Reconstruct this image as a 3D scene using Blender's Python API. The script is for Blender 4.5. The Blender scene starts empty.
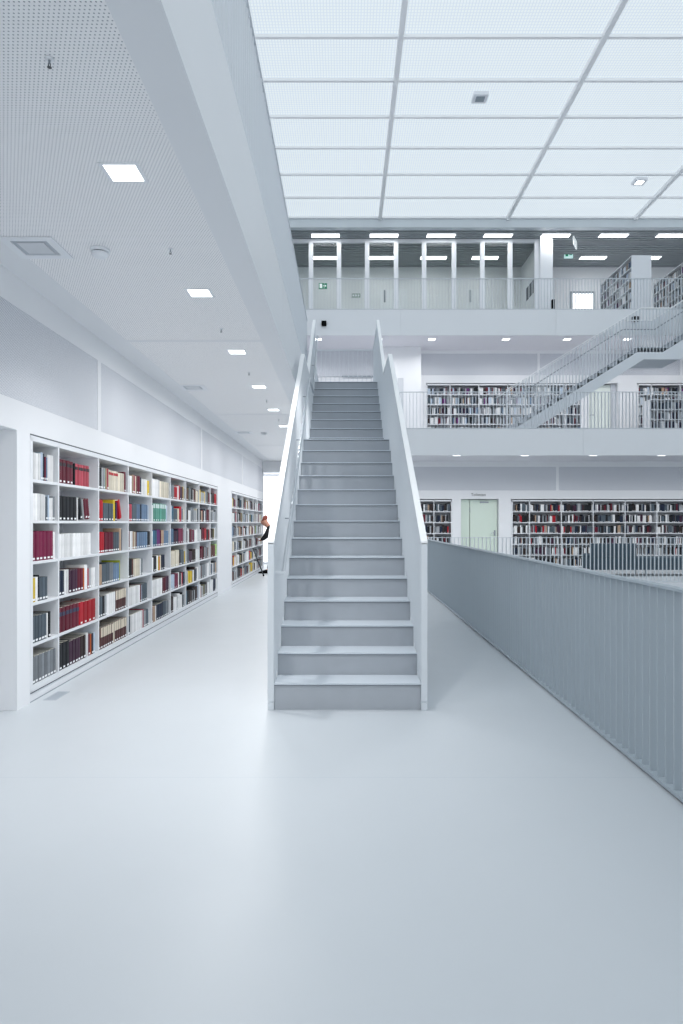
import bpy, bmesh, math, random
from mathutils import Vector, Matrix
random.seed(11)
SC = bpy.context.scene
COL = SC.collection
PI = math.pi
F = 682.667            # focal length in pixels for 683x1024 (24 mm on a 36 mm tall frame)
EYE = 1.35

def P(px, py, d):      # photograph pixel at a depth -> world point
    return Vector(((px - 345) * d / F, d, EYE - (py - 523) * d / F))

def lin(c):
    c = c / 255.0
    return c / 12.92 if c <= 0.04045 else ((c + 0.055) / 1.055) ** 2.4

def rgb(r, g, b):
    return (lin(r), lin(g), lin(b), 1.0)

# ------------------------------------------------------------------ materials
def nodes_of(name):
    m = bpy.data.materials.new(name)
    m.use_nodes = True
    nt = m.node_tree
    b = nt.nodes.get('Principled BSDF')
    return m, nt, b

def mat(name, col, rough=0.5, metal=0.0, spec=0.5, vary=0.04, scale=6.0, bump=0.0, bscale=200.0):
    m, nt, b = nodes_of(name)
    b.inputs['Roughness'].default_value = rough
    b.inputs['Metallic'].default_value = metal
    b.inputs['Specular IOR Level'].default_value = spec
    tc = nt.nodes.new('ShaderNodeTexCoord')
    nz = nt.nodes.new('ShaderNodeTexNoise')
    nz.inputs['Scale'].default_value = scale
    nz.inputs['Detail'].default_value = 3
    nt.links.new(tc.outputs['Object'], nz.inputs['Vector'])
    mx = nt.nodes.new('ShaderNodeMix'); mx.data_type = 'RGBA'
    mx.inputs['A'].default_value = tuple(c * (1 - vary) for c in col[:3]) + (1,)
    mx.inputs['B'].default_value = tuple(min(1, c * (1 + vary)) for c in col[:3]) + (1,)
    nt.links.new(nz.outputs['Fac'], mx.inputs['Factor'])
    nt.links.new(mx.outputs['Result'], b.inputs['Base Color'])
    if bump:
        n2 = nt.nodes.new('ShaderNodeTexNoise'); n2.inputs['Scale'].default_value = bscale
        nt.links.new(tc.outputs['Object'], n2.inputs['Vector'])
        bp = nt.nodes.new('ShaderNodeBump'); bp.inputs['Strength'].default_value = bump
        bp.inputs['Distance'].default_value = 0.002
        nt.links.new(n2.outputs['Fac'], bp.inputs['Height'])
        nt.links.new(bp.outputs['Normal'], b.inputs['Normal'])
    return m

def emit(name, col, strength):
    m, nt, b = nodes_of(name)
    b.inputs['Base Color'].default_value = col
    b.inputs['Emission Color'].default_value = col
    b.inputs['Emission Strength'].default_value = strength
    b.inputs['Roughness'].default_value = 0.4
    return m

def mnode(nt, op, a, b=None):
    n = nt.nodes.new('ShaderNodeMath'); n.operation = op
    for i, v in enumerate((a, b)):
        if v is None: continue
        if isinstance(v, (int, float)): n.inputs[i].default_value = v
        else: nt.links.new(v, n.inputs[i])
    return n.outputs[0]

def perforated(name, col, hole, ax, pu, pv, rad):
    """sheet with a staggered grid of round holes, in metres on two object axes"""
    m, nt, b = nodes_of(name)
    b.inputs['Roughness'].default_value = 0.55
    tc = nt.nodes.new('ShaderNodeTexCoord')
    sp = nt.nodes.new('ShaderNodeSeparateXYZ')
    nt.links.new(tc.outputs['Object'], sp.inputs[0])
    u, v = sp.outputs[ax[0]], sp.outputs[ax[1]]
    ds = []
    for off in (0.0, 0.5):
        fu = mnode(nt, 'MULTIPLY', mnode(nt, 'SUBTRACT', mnode(nt, 'FRACT', mnode(nt, 'ADD', mnode(nt, 'MULTIPLY', u, 1 / pu), off + 1000)), 0.5), pu)
        fv = mnode(nt, 'MULTIPLY', mnode(nt, 'SUBTRACT', mnode(nt, 'FRACT', mnode(nt, 'ADD', mnode(nt, 'MULTIPLY', v, 1 / pv), off + 1000)), 0.5), pv)
        ds.append(mnode(nt, 'SQRT', mnode(nt, 'ADD', mnode(nt, 'MULTIPLY', fu, fu), mnode(nt, 'MULTIPLY', fv, fv))))
    d = mnode(nt, 'MINIMUM', ds[0], ds[1])
    k = mnode(nt, 'LESS_THAN', d, rad)
    mx = nt.nodes.new('ShaderNodeMix'); mx.data_type = 'RGBA'
    mx.inputs['A'].default_value = col; mx.inputs['B'].default_value = hole
    nt.links.new(k, mx.inputs['Factor'])
    nt.links.new(mx.outputs['Result'], b.inputs['Base Color'])
    return m

WHITE = mat('white_paint', rgb(236, 239, 243), 0.5, vary=0.012, scale=2)
WALLW = mat('white_plaster', rgb(234, 236, 239), 0.7, spec=0.2, vary=0.015, scale=1.5)
SOFFIT = mat('pale_grey_soffit', rgb(226, 226, 231), 0.7, spec=0.2, vary=0.015)
FASCIA = mat('pale_blue_fascia', rgb(229, 232, 235), 0.45, vary=0.012, scale=1)
RAILTOP_LIT = mat('skylit_rail_cap', rgb(248, 250, 251), 0.35, vary=0.008)  # same paint as the fins; skylight on the caps put into the colour
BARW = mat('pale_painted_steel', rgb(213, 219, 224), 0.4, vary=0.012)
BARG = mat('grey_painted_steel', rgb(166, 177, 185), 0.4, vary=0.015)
SHELFW = mat('shelf_white', rgb(228, 231, 235), 0.45, vary=0.012)
BACKW = mat('shelf_back_white', rgb(206, 210, 216), 0.6, vary=0.012)
DARKGAP = mat('dark_shadow_joint', rgb(70, 78, 88), 0.6)
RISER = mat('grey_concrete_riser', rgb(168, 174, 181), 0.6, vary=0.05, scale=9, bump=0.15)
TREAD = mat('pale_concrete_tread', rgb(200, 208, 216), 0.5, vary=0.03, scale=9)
NOSE = mat('dark_nosing_joint', rgb(82, 90, 98), 0.5)
STEEL = mat('brushed_steel', rgb(150, 158, 165), 0.35, metal=0.7)
BEAMM = mat('satin_metal_cladding', rgb(205, 212, 217), 0.4, metal=0.25, vary=0.06, scale=2)
HRAIL = mat('satin_handrail_steel', rgb(196, 203, 209), 0.3, metal=0.35)
DARKMETAL = mat('dark_steel', rgb(62, 68, 74), 0.4, metal=0.3)
SLATG = mat('grey_ceiling_slat', rgb(158, 165, 169), 0.6, vary=0.08, scale=3)
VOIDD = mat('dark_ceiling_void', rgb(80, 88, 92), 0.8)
BLACKP = mat('black_plastic', rgb(6, 7, 8), 0.7, spec=0.1)
GREENDOOR = mat('pale_green_door', rgb(214, 228, 216), 0.4, vary=0.01)
PAGES = mat('book_paper', rgb(206, 202, 190), 0.8, vary=0.06, scale=60)
LABELW = mat('spine_label_paper', rgb(240, 242, 244), 0.6)
SOFA = mat('slate_fabric', rgb(72, 86, 96), 0.9, spec=0.1, vary=0.08, scale=30)
SEAM = mat('joint_grey', rgb(150, 160, 168), 0.6)
PERF_C = perforated('perforated_ceiling_sheet', rgb(250, 250, 251), rgb(160, 166, 173), (0, 1), 0.0175, 0.035, 0.0034)
PERF_W = perforated('perforated_wall_sheet', rgb(220, 223, 229), rgb(150, 157, 167), (1, 2), 0.018, 0.020, 0.0038)
PERF_F = perforated('perforated_end_wall_sheet', rgb(220, 223, 229), rgb(150, 157, 167), (0, 2), 0.018, 0.020, 0.0038)
LAMP = emit('lit_diffuser', (0.95, 0.98, 1.0, 1), 4.0)
STRIPLAMP = emit('lit_strip_diffuser', (0.97, 0.99, 1.0, 1), 5.0)
DAYWIN = emit('bright_daylight_pane', (0.97, 0.985, 1.0, 1), 1.5)
GREENSIGN = emit('green_exit_panel', rgb(40, 130, 100), 0.35)
PALESIGN = emit('pale_backlit_sign', rgb(190, 225, 222), 0.7)
WHITESIGN = emit('white_backlit_sign', rgb(235, 242, 244), 0.5)

def make_floor_mat():
    m, nt, b = nodes_of('pale_poured_floor')
    b.inputs['Roughness'].default_value = 0.34
    b.inputs['Specular IOR Level'].default_value = 0.45
    tc = nt.nodes.new('ShaderNodeTexCoord')
    nz = nt.nodes.new('ShaderNodeTexNoise'); nz.inputs['Scale'].default_value = 0.8; nz.inputs['Detail'].default_value = 5
    nt.links.new(tc.outputs['Object'], nz.inputs['Vector'])
    mx = nt.nodes.new('ShaderNodeMix'); mx.data_type = 'RGBA'
    mx.inputs['A'].default_value = rgb(193, 199, 204); mx.inputs['B'].default_value = rgb(200, 206, 211)
    nt.links.new(nz.outputs['Fac'], mx.inputs['Factor'])
    sp = nt.nodes.new('ShaderNodeSeparateXYZ'); nt.links.new(tc.outputs['Object'], sp.inputs[0])
    fy = mnode(nt, 'FRACT', mnode(nt, 'ADD', mnode(nt, 'MULTIPLY', sp.outputs[1], 1 / 4.5), 10 - 3.62 / 4.5))
    line = mnode(nt, 'LESS_THAN', fy, 0.0016)
    m2 = nt.nodes.new('ShaderNodeMix'); m2.data_type = 'RGBA'
    m2.inputs['B'].default_value = rgb(188, 196, 203)
    nt.links.new(line, m2.inputs['Factor']); nt.links.new(mx.outputs['Result'], m2.inputs['A'])
    nt.links.new(m2.outputs['Result'], b.inputs['Base Color'])
    n2 = nt.nodes.new('ShaderNodeTexNoise'); n2.inputs['Scale'].default_value = 3.0
    nt.links.new(tc.outputs['Object'], n2.inputs['Vector'])
    mr = nt.nodes.new('ShaderNodeMapRange'); mr.inputs['To Min'].default_value = 0.36; mr.inputs['To Max'].default_value = 0.48
    nt.links.new(n2.outputs['Fac'], mr.inputs['Value']); nt.links.new(mr.outputs['Result'], b.inputs['Roughness'])
    return m
FLOORM = make_floor_mat()

SKY_STRENGTH = 0.86
def make_sky_pane():
    m, nt, b = nodes_of('luminous_gridded_glass')
    b.inputs['Base Color'].default_value = rgb(110, 118, 124)
    b.inputs['Roughness'].default_value = 0.5
    tc = nt.nodes.new('ShaderNodeTexCoord')
    sp = nt.nodes.new('ShaderNodeSeparateXYZ'); nt.links.new(tc.outputs['Object'], sp.inputs[0])
    fx = mnode(nt, 'LESS_THAN', mnode(nt, 'FRACT', mnode(nt, 'ADD', mnode(nt, 'MULTIPLY', sp.outputs[0], 1 / 0.060), 1000)), 0.33)
    fy = mnode(nt, 'LESS_THAN', mnode(nt, 'FRACT', mnode(nt, 'ADD', mnode(nt, 'MULTIPLY', sp.outputs[1], 1 / 0.080), 1000)), 0.25)
    g = mnode(nt, 'MAXIMUM', fx, fy)
    mx = nt.nodes.new('ShaderNodeMix'); mx.data_type = 'RGBA'
    mx.inputs['A'].default_value = rgb(232, 241, 247); mx.inputs['B'].default_value = rgb(213, 225, 233)
    nt.links.new(g, mx.inputs['Factor'])
    nt.links.new(mx.outputs['Result'], b.inputs['Emission Color'])
    b.inputs['Emission Strength'].default_value = SKY_STRENGTH
    return m
SKYPANE = make_sky_pane()

def make_glass():
    m, nt, b = nodes_of('partition_glass')
    b.inputs['Base Color'].default_value = (0.93, 0.97, 0.95, 1)
    b.inputs['Roughness'].default_value = 0.02
    b.inputs['IOR'].default_value = 1.2
    b.inputs['Transmission Weight'].default_value = 1.0
    return m
GLASS = make_glass()

# ------------------------------------------------------------------ mesh builder
class MB:
    def __init__(s):
        s.v, s.f, s.mi, s.mats = [], [], [], []
    def slot(s, m):
        if m not in s.mats: s.mats.append(m)
        return s.mats.index(m)
    def add(s, verts, faces, m=None):
        k = len(s.v); i = s.slot(m) if m else 0
        s.v += [tuple(v) for v in verts]
        for f in faces:
            s.f.append(tuple(k + j for j in f)); s.mi.append(i)
    def box(s, x0, x1, y0, y1, z0, z1, m=None, M=None):
        x0, x1 = sorted((x0, x1)); y0, y1 = sorted((y0, y1)); z0, z1 = sorted((z0, z1))
        vs = [Vector(c) for c in ((x0, y0, z0), (x1, y0, z0), (x1, y1, z0), (x0, y1, z0), (x0, y0, z1), (x1, y0, z1), (x1, y1, z1), (x0, y1, z1))]
        if M: vs = [M @ v for v in vs]
        s.add(vs, ((0, 3, 2, 1), (4, 5, 6, 7), (0, 1, 5, 4), (1, 2, 6, 5), (2, 3, 7, 6), (3, 0, 4, 7)), m)
        return s
    def prism(s, prof, y0, y1, m=None):
        """closed profile of (x, z) points extruded along y"""
        n = len(prof)
        vs = [(x, y0, z) for x, z in prof] + [(x, y1, z) for x, z in prof]
        fs = [tuple(range(n)), tuple(range(2 * n - 1, n - 1, -1))]
        fs += [(i, i + n, (i + 1) % n + n, (i + 1) % n) for i in range(n)]
        s.add(vs, fs, m); return s
    def sweep(s, pts, w, h, m=None):
        """rectangular bar through (x, z) points lying in the plane y = w0..w1; h is its thickness measured vertically"""
        for (xa, za), (xb, zb) in zip(pts, pts[1:]):
            s.prism([(xa, za - h), (xb, zb - h), (xb, zb), (xa, za)], w[0], w[1], m)
        return s
    def tube(s, pts, r, n=10, m=None):
        pts = [Vector(p) for p in pts]
        rs = r if isinstance(r, (list, tuple)) else [r] * len(pts)
        rings = []
        for i, p in enumerate(pts):
            a = pts[max(0, i - 1)]; b = pts[min(len(pts) - 1, i + 1)]
            d = (b - a).normalized()
            q = d.orthogonal() if abs(d.z) > 0.95 else d.cross(Vector((0, 0, 1)))
            q.normalize(); t = d.cross(q).normalized()
            rings.append([p + (q * math.cos(2 * PI * k / n) + t * math.sin(2 * PI * k / n)) * rs[i] for k in range(n)])
        vs = [v for ring in rings for v in ring]
        fs = []
        for i in range(len(rings) - 1):
            for k in range(n):
                fs.append((i * n + k, i * n + (k + 1) % n, (i + 1) * n + (k + 1) % n, (i + 1) * n + k))
        fs.append(tuple(range(n - 1, -1, -1))); fs.append(tuple((len(rings) - 1) * n + k for k in range(n)))
        s.add(vs, fs, m); return s
    def lathe(s, prof, c, n=20, m=None):
        rings = [[(c[0] + r * math.cos(2 * PI * k / n), c[1] + r * math.sin(2 * PI * k / n), c[2] + z) for k in range(n)] for r, z in prof]
        vs = [v for ring in rings for v in ring]; fs = []
        for i in range(len(rings) - 1):
            for k in range(n):
                fs.append((i * n + k, i * n + (k + 1) % n, (i + 1) * n + (k + 1) % n, (i + 1) * n + k))
        fs.append(tuple(range(n - 1, -1, -1))); fs.append(tuple((len(rings) - 1) * n + k for k in range(n)))
        s.add(vs, fs, m); return s
    def build(s, name, m=None, parent=None, bevel=0.0, smooth=False):
        me = bpy.data.meshes.new(name)
        me.from_pydata(s.v, [], s.f)
        mats = s.mats or ([m] if m else [])
        if m and m not in mats and not s.mats: mats = [m]
        for k in mats: me.materials.append(k)
        if s.mats: me.polygons.foreach_set('material_index', s.mi)
        bm = bmesh.new(); bm.from_mesh(me)
        bmesh.ops.recalc_face_normals(bm, faces=bm.faces); bm.to_mesh(me); bm.free()
        if smooth:
            me.polygons.foreach_set('use_smooth', [True] * len(me.polygons))
        o = bpy.data.objects.new(name, me); COL.objects.link(o)
        if parent is not None: o.parent = parent
        if bevel:
            b = o.modifiers.new('edge', 'BEVEL'); b.width = bevel; b.segments = 2; b.limit_method = 'ANGLE'
        return o

def tag(o, label, cat, group=None, kind=None):
    o['label'] = label; o['category'] = cat
    if group: o['group'] = group
    if kind: o['kind'] = kind
    return o

def empty(name, loc=(0, 0, 0), rz=0.0):
    o = bpy.data.objects.new(name, None); COL.objects.link(o)
    o.location = loc; o.rotation_euler = (0, 0, rz); o.empty_display_size = 0.1
    return o

def bx(name, x0, x1, y0, y1, z0, z1, m, parent=None, bevel=0.0):
    return MB().box(x0, x1, y0, y1, z0, z1).build(name, m, parent, bevel)

def struct(name, x0, x1, y0, y1, z0, z1, m, label, cat, bevel=0.0):
    return tag(bx(name, x0, x1, y0, y1, z0, z1, m, None, bevel), label, cat, None, 'structure')

def dup(o, parent=None):
    c = o.copy(); COL.objects.link(c)
    if parent is not None: c.parent = parent
    for ch in list(o.children): dup(ch, c)
    return c

ORD = ['first', 'second', 'third', 'fourth', 'fifth', 'sixth', 'seventh', 'eighth', 'ninth', 'tenth', 'eleventh', 'twelfth',
       'thirteenth', 'fourteenth', 'fifteenth', 'sixteenth', 'seventeenth', 'eighteenth', 'nineteenth', 'twentieth']

# ------------------------------------------------------------------ levels and edges
LW = -2.36                       # face of the left bookcase wall
RX = 1.69                        # near gallery edge (right balustrade)
Z1, Z2, Z3 = 0.0, 3.72, 7.44     # floor levels
Y1, Y2, Y3, Y4 = 15.3, 17.5, 19.74, 21.9   # void edge on each level
W1, W2, W3 = 19.6, 21.5, 25.4    # back wall on each level
CZ = 3.125                       # ceiling over the lowest gallery
XR = 16.0
ROOF = 11.166

# ------------------------------------------------------------------ setting: floors and slabs
mb = MB()
mb.box(-4.5, RX, -4, 26, -0.35, 0)
mb.box(RX, XR, Y1, 20.2, -0.35, 0)
tag(mb.build('floor', FLOORM), 'pale blue-grey poured floor of the lowest visible gallery', 'floor', None, 'structure')
struct('wall_lower', RX, XR, Y1 - 0.02, Y1 + 0.1, -3.72, -0.6, WALLW, 'pale wall of the storey below under the opposite gallery', 'wall')
struct('wall_lower.001', RX, XR, -4.1, -4.0, -3.9, -0.3, WALLW, 'added unseen wall of the storey below behind the camera', 'wall')  # closes the lower storey out of view, added to dim its floor
struct('wall_lower.002', RX - 0.1, RX - 0.02, -4, Y1, -3.9, -0.36, WALLW, 'pale wall of the storey below under the near floor', 'wall')
struct('floor.001', RX, XR, -4, Y1, -3.9, -3.72, mat('grey_lower_floor', rgb(176, 184, 191), 0.5), 'pale floor of the hall one storey below the balustrade', 'floor')
for nm, x0, x1, y0, y1, z0, z1, m, lb in (
        ('trim_1', RX - 0.0, RX + 0.03, -4, Y1, -0.6, -0.002, FASCIA, 'slab edge below the near right balustrade'),
        ('trim_2', RX + 0.03, XR, Y1 - 0.03, Y1, -0.6, 0.02, FASCIA, 'slab edge of the opposite gallery at floor level')):
    struct(nm, x0, x1, y0, y1, z0, z1, m, lb, 'trim')
# slab of the middle level
mb = MB()
mb.box(-6.5, -0.64, -4, 17.5, CZ + 0.015, Z2)
mb.box(-6.5, XR, 17.52, 22.2, CZ + 0.015, Z2)
tag(mb.build('floor.002', SOFFIT), 'slab of the middle gallery running left and across the far side', 'floor', None, 'structure')
struct('floor.003', -0.64, 0.60, 11.92, 13.45, 3.4, Z2 - 0.001, SOFFIT, 'small landing slab at the head of the near staircase', 'floor')
struct('floor.004', -6.5, XR, Y3 + 0.02, 26.0, 6.80, Z3, SOFFIT, 'slab of the upper gallery across the far side', 'floor')
# fascias (with their joints every 4.5 m)
def fascia(name, axis, a, c0, c1, z0, z1, label, joints):
    mb = MB()
    js = [c0] + [j for j in joints if c0 < j < c1] + [c1]
    for p, q in zip(js, js[1:]):
        if axis == 'x': mb.box(a - 0.02, a, p + 0.006, q - 0.006, z0, z1)
        else: mb.box(p + 0.006, q - 0.006, a, a + 0.02, z0, z1)
    if axis == 'x': mb.box(a - 0.1, a - 0.015, c0, c1, z0 + 0.004, z1 - 0.004)
    else: mb.box(c0, c1, a + 0.015, a + 0.1, z0 + 0.004, z1 - 0.004)
    return tag(mb.build(name, FASCIA), label, 'fascia', None, 'structure')
JX = [-2.9, 1.6, 6.1, 10.6]
fascia('trim_3', 'x', -0.625, -4, 17.5, CZ, 3.79, 'pale fascia along the left gallery above the near aisle', [-2.2, 2.3, 6.8, 11.3, 15.8])
fascia('trim_4', 'y', Y2, -0.625, XR, 3.085, 3.76, 'pale blue fascia of the middle gallery across the far side', JX)
fascia('trim_5', 'y', Y3, -6.5, XR, 6.78, 7.52, 'pale blue fascia of the upper gallery beneath the glass partition', JX)

# ceiling over the left aisle: white margins and perforated fields
mb = MB()
mb.box(-0.815, -0.6265, -4, 17.5, CZ - 0.001, CZ + 0.02)
mb.box(LW, -2.126, -4, W1, CZ - 0.001, CZ + 0.02)
for j in (-2.34, 2.16, 6.66, 11.16, 15.66):
    mb.box(-2.126, -0.815, j - 0.035, j + 0.035, CZ - 0.001, CZ + 0.02)
tag(mb.build('trim_6', WALLW), 'smooth white ceiling margins framing the perforated panels', 'trim', None, 'structure')
mb = MB()
js = [-4, -2.34, 2.16, 6.66, 11.16, 15.66, W1]
for p, q in zip(js, js[1:]):
    mb.box(-2.126, -0.815, p + 0.035, q - 0.035, CZ + 0.002, CZ + 0.014)
tag(mb.build('ceiling', PERF_C), 'perforated pale grey ceiling panels over the left aisle', 'ceiling', None, 'structure')
struct('ceiling.001', -0.62, XR, 17.6, W1 + 0.02, CZ - 0.005, CZ + 0.012, SOFFIT, 'pale soffit over the opposite gallery at floor level', 'ceiling')
struct('ceiling.002', -6.5, XR, Y3 + 0.1, W2 + 0.02, 6.785, 6.798, SOFFIT, 'pale soffit over the middle gallery on the far side', 'ceiling')

# left wall: upper band with perforated fields, piers
PJ = [-2.44, 2.06, 6.56, 11.24, 15.7]
mb = MB()
mb.box(-4.5, LW - 0.012, -4, W1, 2.02, CZ)
mb.box(LW - 0.012, LW, -4, W1, 2.02, 2.235)
mb.box(LW - 0.012, LW, -4, W1, 2.905, CZ)
for j in PJ: mb.box(LW - 0.012, LW, j - 0.045, j + 0.045, 2.235, 2.905)
mb.box(-4.5, LW, 4.91, 5.115, 0, 2.02)
mb.box(-4.5, LW, 12.655, 14.2, 0, 2.02)
mb.box(-4.5, -2.72, 5.1, W1, 0, 2.02)
mb.box(-4.5, LW, 19.62, 19.8, 0, CZ)
tag(mb.build('wall_left', WALLW), 'white wall above and between the built-in bookcases on the left', 'wall', None, 'structure')
mb = MB()
js = [-4] + PJ + [W1]
for p, q in zip(js, js[1:]):
    mb.box(LW - 0.011, LW - 0.004, p + 0.045, q - 0.045, 2.235, 2.905)
tag(mb.build('trim_7', PERF_W), 'perforated grey panels in the white wall above the left bookcases', 'wall panel', None, 'structure')
struct('wall_nook', -4.7, -4.5, -4, W1, 0, CZ, WALLW, 'pale end wall of the recess beside the near bookcase', 'wall')
struct('baseboard_left', LW, LW + 0.004, 12.66, 14.19, 0.0, 0.06, WHITE, 'low white skirting strip on the pier between the left bookcases', 'baseboard')

# end of the left aisle: lintel and bright corridor
mb = MB()
mb.box(LW, -1.25, W1, W1 + 0.3, 2.82, CZ)
mb.box(-1.25, 1.66, W1, 20.2, 0, CZ)
tag(mb.build('wall_end', WALLW), 'white lintel and wall at the end of the left aisle', 'wall', None, 'structure')
struct('wall_corridor', -1.25, -1.05, 20.2, 26, 0, CZ, WALLW, 'white side wall of the bright corridor past the aisle', 'wall')
struct('wall_corridor.001', -4.5, -4.3, 19.9, 26, 0, CZ, WALLW, 'white bookcase-side wall of the bright corridor past the aisle', 'wall')
struct('ceiling.003', -4.3, -1.2, 19.9, 26, 2.95, 3.1, WALLW, 'white ceiling of the bright corridor past the aisle', 'ceiling')
w = empty('window_1', (0, 0, 0)); tag(w, 'tall overexposed daylight window closing the corridor past the aisle', 'window', None, 'structure')
bx('window_pane', -4.2, -1.3, 22.6, 22.62, 0.06, 2.9, DAYWIN, w)
mb = MB()
mb.box(-4.3, -4.2, 22.55, 22.66, 0, 2.95); mb.box(-1.3, -1.25, 22.55, 22.66, 0, 2.95)
mb.box(-4.2, -1.3, 22.55, 22.66, 0, 0.06); mb.box(-4.2, -1.3, 22.55, 22.66, 2.9, 2.95)
mb.build('window_frame', WHITE, w)

# far wall, lowest gallery (bookcase recesses are open boxes in front of it)
def far_wall(name, y, z, x_segments, x0, x1, top, label):
    """wall with niches: solid pieces between the niches, upper band over all of them"""
    mb = MB()
    mb.box(x0, x1, y + 0.36, y + 0.6, z, top)
    mb.box(x0, x1, y + 0.012, y + 0.36, z + 2.04, top)
    edge = x0
    for a, b in x_segments:
        if a > edge: mb.box(edge, a, y + 0.0, y + 0.36, z, z + 2.04)
        edge = b
    if edge < x1: mb.box(edge, x1, y, y + 0.36, z, z + 2.04)
    mb.box(x0, x1, y, y + 0.012, z + 2.04, z + 2.285)
    mb.box(x0, x1, y, y + 0.012, z + 2.965, top)
    for j in JX:
        if x0 < j < x1: mb.box(j - 0.04, j + 0.04, y, y + 0.012, z + 2.285, z + 2.965)
    tag(mb.build(name, WALLW), label, 'wall', None, 'structure')
    mb = MB()
    js = [x0] + [j for j in JX if x0 < j < x1] + [x1]
    for p, q in zip(js, js[1:]):
        mb.box(p + 0.04, q - 0.04, y + 0.004, y + 0.0115, z + 2.285, z + 2.965)
    return mb
mb = far_wall('wall_far', W1, Z1, [(1.64, 3.075), (3.33, 4.42), (4.765, 13.42)], 1.66, XR, CZ, 'white far wall of the lowest gallery holding bookcases and a green door')
tag(mb.build('trim_8', PERF_F), 'perforated grey panels above the lowest far bookcases', 'wall panel', None, 'structure')
mb = far_wall('wall_far.001', W2, Z2, [(2.55, 7.45), (7.68, 8.6), (9.2, 13.8)], 2.35, XR, 6.785, 'white far wall of the middle gallery holding bookcases behind the distant stair')
tag(mb.build('trim_9', PERF_F), 'perforated grey panels above the middle gallery bookcases', 'wall panel', None, 'structure')
mb = MB()
mb.box(1.12, 2.35, W2 - 0.45, W2 + 0.3, Z2, 6.785)
tag(mb.build('wall_pier', WALLW), 'broad white pier on the middle gallery just right of the stair top', 'wall', None, 'structure')
struct('trim_10', 1.62, 1.80, W2 - 0.462, W2 - 0.45, Z2, Z2 + 2.1, BACKW, 'narrow grey recess panel in the white pier right of the stair top', 'panel')
mb = MB()
mb.box(-6.5, 1.12, W2 + 0.02, W2 + 0.3, Z2 + 2.25, 6.785)
tag(mb.build('wall_far.002', PERF_F), 'perforated grey wall seen above the top step of the near staircase', 'wall', None, 'structure')
struct('wall_far.003', -6.5, 1.12, W2 + 0.06, W2 + 0.3, Z2, Z2 + 2.25, WALLW, 'smooth white lower wall just above the top step of the near staircase', 'wall')
struct('trim_11', -0.1, 1.1, W2 - 0.02, W2 + 0.02, Z2 + 2.23, Z2 + 2.265, SEAM, 'thin grey ledge on the perforated wall above the stair top', 'trim')

# upper gallery: back wall, slatted ceiling, roof edge
struct('wall_upper', -6.5, XR, W3, W3 + 0.3, Z3, ROOF, WALLW, 'white back wall of the upper gallery beneath the slatted ceiling', 'wall')
mb = MB()
y = Y4 + 0.22
while y < W3 - 0.05:
    mb.box(-6.5, XR, y, y + 0.12, 10.86, 10.92); y += 0.185
tag(mb.build('ceiling.004', SLATG), 'grey slatted ceiling of the upper gallery with strip lights', 'ceiling', None, 'structure')
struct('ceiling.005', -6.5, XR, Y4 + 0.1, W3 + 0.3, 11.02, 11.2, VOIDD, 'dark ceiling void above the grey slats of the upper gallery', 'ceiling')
struct('trim_12', -6.5, XR, Y4, Y4 + 0.2, 10.835, 11.2, BEAMM, 'metal clad beam along the far edge of the skylight', 'beam')
struct('wall_right', XR, XR + 0.2, -6, 26, -3.9, 11.3, WALLW, 'added white wall closing the hall beyond the right edge of the view', 'wall')  # out of view, added to cut light reaching the floor from the right
struct('wall_outer', -6.7, -6.5, -6, 26, Z2, 11.3, WALLW, 'white outer wall of the hall beyond the left gallery', 'wall')

# skylight
sk = empty('window_2'); tag(sk, 'gridded luminous skylight ceiling above the hall', 'skylight', None, 'structure')
bx('window_pane', -6.9, 17.4, -6.0, Y4, ROOF, ROOF + 0.03, SKYPANE, sk)
mb = MB()
for i in range(21):
    yy = 21.86 - 1.354 * i
    mb.box(-6.9, 17.4, yy - 0.035, yy + 0.035, ROOF - 0.06, ROOF - 0.002)
for i in range(-2, 5):
    xx = 1.12 + 4.09 * i
    mb.box(xx - 0.055, xx + 0.055, -6, 21.86, ROOF - 0.11, ROOF - 0.003)
mb.build('glazing_bars', mat('glazing_bar_white', rgb(250, 251, 252), 0.5, vary=0.005), sk)

# ------------------------------------------------------------------ balustrades
def balustrade(name, loc, rz, length, height, label, m, base=0.03, group=None, pitch=0.09, fw=0.0225):
    """section along local +x; fins stand across it"""
    r = empty(name, loc, rz); tag(r, label, 'railing', group)
    bx('top_rail', 0, length, -0.028, 0.028, height - 0.014, height, m, r)
    bx('bottom_rail', 0, length, -0.03, 0.03, 0.012, base, m, r)
    n = round(length / pitch); pitch = length / n
    first = None
    for k in range(n):
        if first is None:
            first = bx('fin', -0.005, 0.005, -fw, fw, base, height - 0.014, m, r)
            first.location.x = pitch / 2
        else:
            c = first.copy(); COL.objects.link(c); c.parent = r; c.location.x = pitch * (k + 0.5)
    return r
H1 = 1.03
for i, (y0, y1, w) in enumerate(((10.8, 15.3, 'farthest from the camera, passing behind the staircase'), (6.3, 10.8, 'middle section beside the staircase'), (1.8, 6.3, 'nearest the camera, running out of frame'))):
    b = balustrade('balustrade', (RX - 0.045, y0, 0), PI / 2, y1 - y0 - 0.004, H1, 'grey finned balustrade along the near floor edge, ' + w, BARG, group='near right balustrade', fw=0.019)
    bx('shadow_joint', 0, y1 - y0 - 0.004, -0.018, 0.018, 0.001, 0.012, DARKGAP, b)
for i, (x0, x1) in enumerate(((RX, 6.1), (6.1, 10.6), (10.6, 15.1))):
    balustrade('balustrade', (x0 + 0.003, Y1 + 0.04, 0.02), 0, x1 - x0 - 0.006, H1 - 0.02,
               'pale finned balustrade of the opposite lowest gallery, ' + ('before the green door', 'before the slate sofa', 'beyond the slate sofa')[i], BARW, group='lowest far balustrade')
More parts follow.
